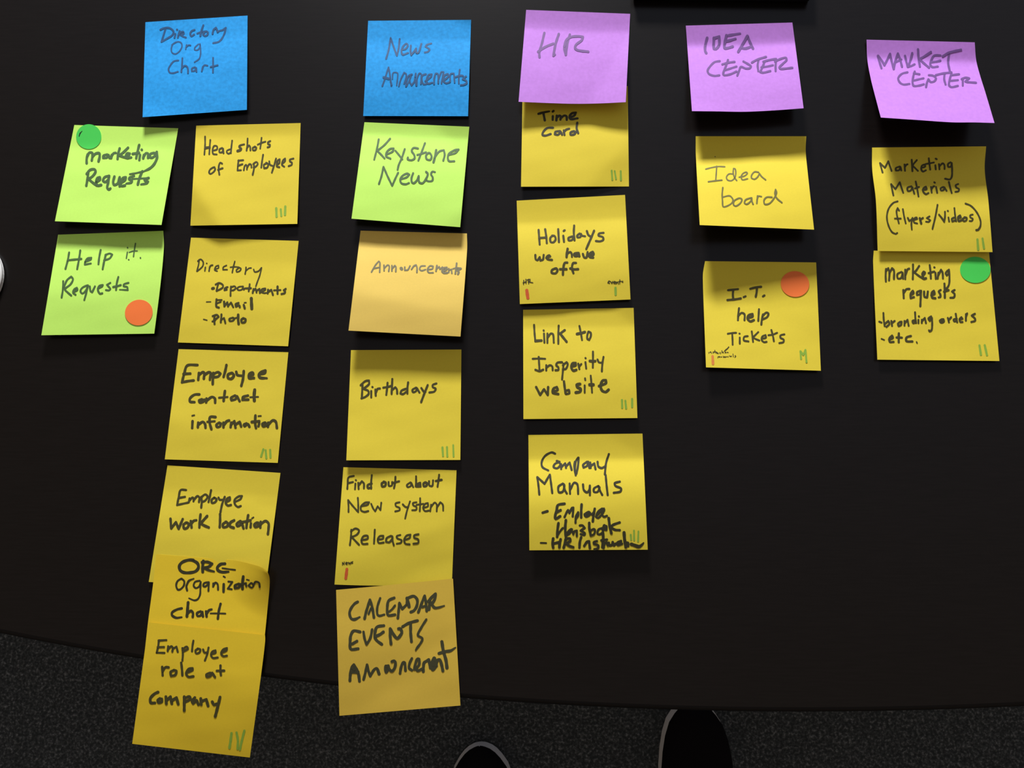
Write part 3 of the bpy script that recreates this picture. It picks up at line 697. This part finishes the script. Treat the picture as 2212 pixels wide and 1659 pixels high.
N('dirorg', 'blue', 'blue', 'blue sticky note reading Directory Org Chart, leftmost of the top row',
  [(314.1,47.9),(534.8,33.6),(533.3,237.3),(308.1,253.1)], (2.0,1.8), creases=[(0,.86,.42,1.02,.09),(.36,.98,.60,.74,-.05),(0,.13,.55,.02,.04)], mid=0.6)
N('news', 'blue', 'blue', 'blue sticky note reading News Announcements, second in the top row',
  [(795.3,44.9),(1017.6,42.9),(1011.1,251),(784.6,250.5)], (2.5,2.5), creases=[(1.02,.09,.78,-.02,.14)], strip=0.2, power=0.75, tip=0.4, mid=1.3)
N('hr', 'purple', 'purple', 'purple sticky note reading HR, overlapping the yellow Time Card note',
  [(1136.6,21.3),(1361.2,29.9),(1351.7,220.6),(1120.2,219.8)], (7.5,5), B=[(1190,222.8),(1244.6,224.2),(1300,223.2)], creases=[(.66,1.0,1.0,.22,.13),(.3,.16,1.02,.30,.02)], tip=1.2, strip=0.2, mid=0.6)
N('idea', 'purple', 'purple', 'purple sticky note reading Idea Center, its lower edge curled up',
  [(1481.5,55.4),(1711.6,48.7),(1735.9,233.8),(1494.7,240)], (14.5,12.5), strip=0.24, power=0.95, B=[(1550,240.6),(1608.6,241.4),(1670,238.6)], creases=[(0,.86,.5,1.0,.10)], tip=2.0, mid=1.0)
N('market', 'purple', 'purple', 'purple sticky note reading Market Center, far right and curled up the most',
  [(1871.9,85.6),(2105.5,91.4),(2148.2,265.6),(1902.7,253.8)], (21.5,20), strip=0.24, power=1.0, L=[(1873.6,128.3),(1881,170),(1892.6,215.8)], R=[(2108.9,131),(2118,166),(2127.9,197.5)], B=[(1980,259),(2056.7,264.2),(2105,264.4)], tip=2.1)
N('mreq', 'green', 'green', 'lime green sticky note reading Marketing Requests, with a green dot on its corner',
  [(160.5,270),(385.1,277.1),(348.9,485.9),(118.6,477.9)], (6.5,7))
N('head', 'yellow', 'yellow', 'yellow sticky note reading Head shots of Employees, beside the lime Marketing Requests note',
  [(423.8,271.4),(649.4,265.8),(642.2,483.6),(411.3,487.4)], (6.5,2.8), strip=0.12, power=0.8, creases=[(0,.60,.27,1.0,-.26)], tip=0.9)
N('key', 'green', 'green', 'pale lime sticky note about company News, between blue and orange notes',
  [(787.2,264),(1013.7,273.8),(994.1,490.7),(759.3,472.3)], (6.5,6.5), strip=0.12, power=0.8, creases=[(1.02,.32,.66,-.02,.12),(.82,1.02,1.02,.84,-.10)], tip=0.9, mid=1.0)
N('time', 'yellow', 'dark', 'yellow sticky note reading Time Card, tucked under the purple HR note',
  [(1129,187),(1356,185.8),(1358.6,402.8),(1125.5,403.3)], (3.2,2.2), creases=[(.60,1.02,1.0,.55,-.10)], strip=0.2, power=0.85, tip=0.1, mid=0.8)
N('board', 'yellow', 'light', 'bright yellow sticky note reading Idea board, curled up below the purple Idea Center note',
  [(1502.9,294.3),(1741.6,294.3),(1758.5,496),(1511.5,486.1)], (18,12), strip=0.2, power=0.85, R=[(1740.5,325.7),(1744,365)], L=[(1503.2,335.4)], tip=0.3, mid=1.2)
N('mmat', 'yellow', 'yellow', 'yellow sticky note reading Marketing Materials flyers/Videos, below the purple Market Center note',
  [(1883.8,318.8),(2130.2,316.1),(2144,544.6),(1895.9,542.2)], (3,3), L=[(1884.1,365.8),(1892,433)], R=[(2127.1,365.8),(2135,433.2)], mid=2.4, strip=.12, tip=0.6)
N('help', 'green', 'green', 'lime green sticky note reading Help it Requests, with an orange dot on it',
  [(125.7,507),(352.8,498.6),(333.2,720.6),(89.3,724.1)], (6.5,4.5), strip=0.12, power=0.8, R=[(354,535),(346,620)], creases=[(0,.62,1,.66,-.035)], mid=0.8)
N('dept', 'yellow', 'yellow', 'yellow sticky note reading Directory, listing Departments, Email and Photo',
  [(412.6,513.3),(645.1,520.4),(622.4,748),(384.4,739.8)], (1.8,1.8), mid=0.7, tip=0.4)
N('ann', 'orange', 'ann', 'orange-yellow sticky note reading Announcements, below the pale lime note',
  [(778.9,498.3),(1008.6,504.3),(994.7,727),(752.8,714.1)], (13.5,11.5), strip=0.16, power=0.8, R=[(1009,540)], creases=[(0,.62,1,.78,-.11)], tip=0.2, mid=1.2)
N('hol', 'yellow', 'yellow', 'yellow sticky note reading Holidays we have off, with one red and one green mark',
  [(1116.1,433.5),(1350.2,421),(1362,646.9),(1123,656.8)], (4.5,4.0), strip=0.22, power=0.75, creases=[(0,.48,1,.42,-.025)], tip=0.9, mid=1.5)
N('it', 'yellow', 'yellow', 'yellow sticky note reading I.T. help Tickets, with an orange dot at its upper right',
  [(1523,564.1),(1762.9,566.9),(1773.2,800.8),(1525.1,793.5)], (4.2,2.8), L=[(1518.6,590),(1518.5,612.7),(1520,660)], tip=0.6, creases=[(1.02,.5,.72,.62,-.04),(.72,.55,1.02,.72,.05)])
N('mreq2', 'yellow', 'yellow', 'yellow sticky note reading Marketing requests, branding orders, etc., with a green dot',
  [(1887.4,541.4),(2136.4,545),(2158.9,779.8),(1895.2,776.9)], (2.2,2.0), L=[(1886,565.8)], strip=.1, creases=[(.3,.5,1.0,.62,.02)], tip=0.5)
N('contact', 'yellow', 'yellow', 'yellow sticky note reading Employee Contact information',
  [(385.8,754.2),(622.9,760.8),(600.1,999.9),(356,992.2)], (2.2,1.6), creases=[(0,.66,1,.80,-.05),(.1,.28,.45,.62,.025)])
N('birth', 'yellow', 'yellow', 'yellow sticky note reading Birthdays',
  [(758.2,756.3),(996.7,755),(994.4,993.5),(748.1,994.4)], (3,2.6), creases=[(.30,.68,1.0,.86,.03)], tip=0.2)
N('link', 'yellow', 'yellow', 'yellow sticky note reading Link to a website, between the Holidays and Company Manuals notes',
  [(1130,669.2),(1368.7,665.1),(1376.9,903),(1130.7,905.2)], (4.2,3.6), strip=0.16, power=0.75, creases=[(1.02,.2,.80,-.02,.12)], tip=0.6, mid=1.2)
N('work', 'yellow', 'yellow', 'yellow sticky note reading Employee work location, partly under the ORG note',
  [(361.8,1005.2),(605.8,1021.6),(574,1270),(321.3,1257.1)], (1.2,1.0), mid=1.3, tip=0.6, strip=0.2)
N('find', 'yellow', 'yellow', 'yellow sticky note reading Find out about New system Releases',
  [(741.8,1009.2),(986.2,1015.9),(976,1264),(722.6,1262.7)], (2.4,1.4), mid=1.0, B=[(770,1264.3),(815,1265)], strip=0.1, power=0.8, creases=[(0,.88,.6,.62,-.07)], tip=0.5)
N('man', 'yellow', 'dark', 'yellow sticky note reading Company Manuals, lowest of the middle column',
  [(1141.4,939.6),(1387.8,936.6),(1399.2,1187.4),(1143.5,1188.7)], (7.5,6.5), strip=0.22, power=0.7, creases=[(1.02,.22,.68,-.02,.08),(0,.5,1,.46,-.03)], tip=0.8, mid=2.8)
N('org', 'gold', 'dark', 'golden yellow sticky note reading ORG Organization chart, its upper right corner curling',
  [(337.5,1197),(577,1232.5),(561,1474),(308,1450)], (0.8,0.8), base=(2.0,2.2), T=[(367.7,1199.7),(428,1204.3),(506.6,1210.8),(546,1219.5),(566,1226)], R=[(581.8,1246),(582.4,1263.9),(578.7,1305.9),(572.2,1371.4)], L=[(331,1258.7),(319.8,1343.9)], corner=(1.0,.02,.42,7.0), wrinkle=.3, tip=0)
N('role', 'gold', 'yellow', 'golden yellow sticky note reading Employee role at Company, hanging over the table edge',
  [(321,1344.3),(572.5,1372),(539.7,1636.4),(285.5,1606.7)], (-4.5,-6), base=(3.6,3.8), strip=0.3, power=1.4, R=[(572.9,1383.6),(565,1450)], tip=0.5)
N('cal', 'ochre', 'ochre', 'orange-yellow sticky note reading Calendar Events Announcement, jutting past the table edge',
  [(726,1274.3),(978.6,1250),(994.6,1524),(733.2,1546.2)], (-2.0,-2.5), base=(2.8,3.2), T=[(818,1266)], mid=.6, creases=[(.62,.66,.95,.42,.06),(0,.5,1,.36,-.04)])

GROUP = {'yellow': 'yellow sticky notes on the table', 'gold': 'yellow sticky notes on the table', 'orange': 'orange-yellow sticky notes on the table', 'ochre': 'orange-yellow sticky notes on the table',
         'green': 'lime green sticky notes on the table', 'blue': 'blue sticky notes on the table', 'purple': 'purple sticky notes on the table'}
for key, (colour, ink, label, sh) in Q.items():
    note = sh.build(PAPER[colour])
    tag(note, label, 'sticky note', GROUP[colour])
    for k, (pen, strokes) in enumerate(INKS.get(key, [])):
        xy, lev, fs = ribbon(strokes, k)
        p = sh.on(xy[:, 0], xy[:, 1], 0.10 + 0.05 * (lev % 3))
        if pen == 'k':
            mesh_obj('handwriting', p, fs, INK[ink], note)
        else:
            o = mesh_obj('tally_mark', p, fs, {'g': M_GREENPEN, 'r': M_REDPEN, 'o': M_ORANGEPEN}[pen], note)
            o['label'] = {'g': 'green marker stroke', 'r': 'red marker stroke', 'o': 'orange marker stroke'}[pen]

# ------------------------------------------------------------------ round stickers on the notes
def sticker(key, colour, cx, cy, rx, ry, rot, label, tick=None):
    sh = Q[key][3]
    rings, seg = 8, 48
    xs, ys = [cx], [cy]
    for r_ in range(1, rings + 1):
        for a in range(seg):
            an = a / seg * 2 * math.pi
            x, y = rx * r_ / rings * math.cos(an), ry * r_ / rings * math.sin(an)
            xs.append(cx + x * math.cos(rot) - y * math.sin(rot)); ys.append(cy + x * math.sin(rot) + y * math.cos(rot))
    top = sh.on(xs, ys, 0.34); bot = sh.on(xs, ys, 0.10)
    n = len(xs); last = 1 + (rings - 1) * seg
    fs = []
    for a in range(seg):
        b_ = (a + 1) % seg
        fs.append((0, 1 + b_, 1 + a))
        for r_ in range(rings - 1):
            o = 1 + r_ * seg
            fs.append((o + a, o + b_, o + seg + b_, o + seg + a))
    fs += [tuple(i + n for i in reversed(f)) for f in fs]
    vs = list(top) + list(bot) + [top[last + a] for a in range(seg)] + [bot[last + a] for a in range(seg)]
    for a in range(seg):
        b_ = (a + 1) % seg
        fs.append((2 * n + a, 2 * n + seg + a, 2 * n + seg + b_, 2 * n + b_))
    o = mesh_obj('round_sticker', vs, fs, M_DOT[colour], smooth=True)
    tag(o, label, 'sticker', 'round dot stickers on the notes')
    if tick:
        xy, lev, tf = ribbon([tick], 0)
        t_ = mesh_obj('pen_tick', sh.on(xy[:, 0], xy[:, 1], 0.42), tf, M_BLACKPEN, o)
        t_['label'] = 'short black pen tick'

sticker('mreq', 'green', 191.7, 295.2, 27.2, 26.9, 0, 'round green sticker on the top left corner of the lime Marketing Requests note',
        [(177.5, 283, 1.0), (173, 288, 2.2), (171, 294, 2.0)])
sticker('help', 'orange', 299.8, 675.1, 30.2, 27.6, -0.3, 'round orange sticker on the lower right of the lime Help it note')
sticker('it', 'orange', 1717.4, 613.5, 30.8, 27.8, 0.12, 'round orange-red sticker on the yellow I.T. help Tickets note')
sticker('mreq2', 'green', 2106.8, 582.9, 33.0, 28.3, 0.05, 'round green sticker at the right edge of the yellow Marketing requests note')

# ------------------------------------------------------------------ white mouse at the left edge
mouse = empty('computer_mouse', (-0.4043, 0.1828, 0.0))
tag(mouse, 'white rounded computer mouse, only its smooth end showing at the left edge of the photo', 'computer mouse')
def capsule(prof, half, seg=64):
    """stadium-shaped rings (end radius r, height z); the right-hand end is centred on the origin, the body runs to -x"""
    vs, fs = [], []
    for r_, z in prof:
        for a in range(seg):
            th = 2 * math.pi * a / seg
            x, y = r_ * math.cos(th), r_ * math.sin(th)
            vs.append((x - (2 * half if math.cos(th) < -1e-6 else 0.0), y, z))
    for k in range(len(prof) - 1):
        for a in range(seg):
            b_ = (a + 1) % seg
            fs.append((k * seg + a, k * seg + b_, (k + 1) * seg + b_, (k + 1) * seg + a))
    fs.append(tuple(range((len(prof) - 1) * seg, len(prof) * seg)))
    fs.append(tuple(reversed(range(seg))))
    return vs, fs
vs, fs = capsule([(0.0265, 0.0003), (0.0278, 0.0008), (0.0282, 0.0015), (0.0282, 0.0030)], 0.030)
mesh_obj('mouse_base', vs, fs, M_WHITE, mouse, smooth=False)
vs, fs = capsule([(.0282, .0030), (.0278, .0042), (.0268, .0052), (.0250, .0065), (.0225, .0081), (.0195, .0098), (.016, .0114), (.012, .0128), (.008, .0138), (.004, .0144)], 0.030)
mesh_obj('mouse_shell', vs, fs, M_WHITE, mouse, smooth=True)
bm = bmesh.new(); add_box(bm, -0.072, -0.056, -0.003, 0.003, 0.012, 0.0165, 0.0012)
bm_obj('scroll_wheel', bm, M_LINING, mouse)

# ------------------------------------------------------------------ black box at the top edge
box = empty('black_box', (0.1353, 0.4275, 0.0))
box.rotation_euler = (0, 0, -0.031)
tag(box, 'black box-shaped object at the top edge of the photo, above the purple Idea Center note', 'box')
bm = bmesh.new(); add_box(bm, -0.064, 0.064, -0.0365, 0.0365, 0.0004, 0.0052, 0.0015, 3)
bm_obj('box_body', bm, M_BLACK, box)
bm = bmesh.new(); add_box(bm, -0.0645, 0.0645, -0.037, 0.037, 0.0054, 0.0085, 0.0012, 3)
bm_obj('lid', bm, M_BLACK, box)

# ------------------------------------------------------------------ shoes of whoever stands at the table
WD = [(0, 0.0), (1, 7.5), (2, 10.5), (5, 17), (10, 23.5), (18, 30.5), (30, 38.5), (48, 44.5), (70, 48.5), (95, 50.5), (125, 48), (160, 43), (200, 39), (240, 36), (262, 32), (278, 24), (286, 14), (290, 0.0)]
def half_w(d):
    return float(np.interp(d, [a for a, _ in WD], [b_ for _, b_ in WD]))
def shoe(label, tip, ang, sway):
    root = empty('shoe', (tip[0], tip[1], FLOOR_Z))
    root.rotation_euler = (0, 0, ang)
    tag(root, label, 'shoe', 'pair of black shoes with white soles')
    ds = [0.3, 1, 2, 3.5, 5, 7.5, 10, 14, 18, 24, 30, 39, 48, 59, 70, 82, 95, 110, 125, 142, 160, 180, 200, 220, 240, 251, 262, 270, 278, 283, 286, 288.5, 289.7]
    cx = lambda d: sway * 5 * math.sin(min(d, 200) / 200 * math.pi)
    def loop(ins, z, z_toe=0.0):
        L_, R_ = [], []
        for d in ds:
            w_ = max(half_w(d) - ins, 0.4)
            dd = ins + d * (290 - 2 * ins) / 290
            zz = z + z_toe * max(0, 1 - d / 60) ** 2
            L_.append((( cx(d) - w_) * .001, -dd * .001, zz * .001)); R_.append(((cx(d) + w_) * .001, -dd * .001, zz * .001))
        return L_ + R_[::-1]
    # sole: rounded white rubber foxing
    rings = [loop(1.6, 0.3, 3), loop(0.6, 2, 3), loop(0.3, 5, 3), loop(1.6, 20, 2), loop(2.2, 25, 2), loop(3.4, 27.4, 2), loop(5.0, 28.0, 2)]
    n = len(rings[0]); vs = [p for r_ in rings for p in r_]; fs = []
    for k in range(len(rings) - 1):
        for i in range(n):
            j = (i + 1) % n
            fs.append((k * n + i, (k + 1) * n + i, (k + 1) * n + j, k * n + j))
    fs.append(tuple(range(n))); fs.append(tuple(reversed(range((len(rings) - 1) * n, len(rings) * n))))
    mesh_obj('sole', vs, fs, M_RUBBER, root, smooth=False)
    # upper: canvas lofted over the foot, open at the ankle
    top = lambda d: float(np.interp(d, [0, 4, 12, 30, 60, 100, 140, 165, 200, 250, 290], [29, 35, 42, 50, 56, 64, 80, 92, 88, 86, 82]))
    na = 25; vs, fs = [], []
    for d in ds:
        w_ = max(half_w(d) - 3.4, 0.5); dd = 3.4 + d * (290 - 6.8) / 290
        for a in range(na):
            th = math.pi * a / (na - 1)
            cxx, sz = math.cos(th), math.sin(th)
            ex = 0.62
            x = -math.copysign(abs(cxx) ** ex, cxx) * w_
            z = 27.0 + (top(d) - 27.0) * sz ** 0.75
            vs.append(((cx(d) + x) * .001, -dd * .001, z * .001))
    for i in range(len(ds) - 1):
        for a in range(na - 1):
            if ds[i] >= 142 and ds[i] <= 262 and 6 <= a <= na - 8: continue
            p = i * na + a
            fs.append((p, p + 1, p + na + 1, p + na))
    up = mesh_obj('upper', vs, fs, M_CANVAS, root, smooth=True)
    md = up.modifiers.new('thickness', 'SOLIDIFY'); md.thickness = 0.002; md.offset = -1
    # insole seen through the opening
    lp = loop(9, 33)
    n = len(lp)
    mesh_obj('insole', lp + [(x, y, z - 0.003) for x, y, z in lp],
             [tuple(reversed(range(n))), tuple(range(n, 2 * n))] + [(i, (i + 1) % n, n + (i + 1) % n, n + i) for i in range(n)], M_LINING, root)
shoe('black shoe with white sole on the carpet, its whole round toe showing', (-0.0840, -0.2765), math.radians(4), -0.2)
shoe('black shoe with white sole, its toe hidden under the table edge', (0.2185, -0.2140), math.radians(-2), 0.6)
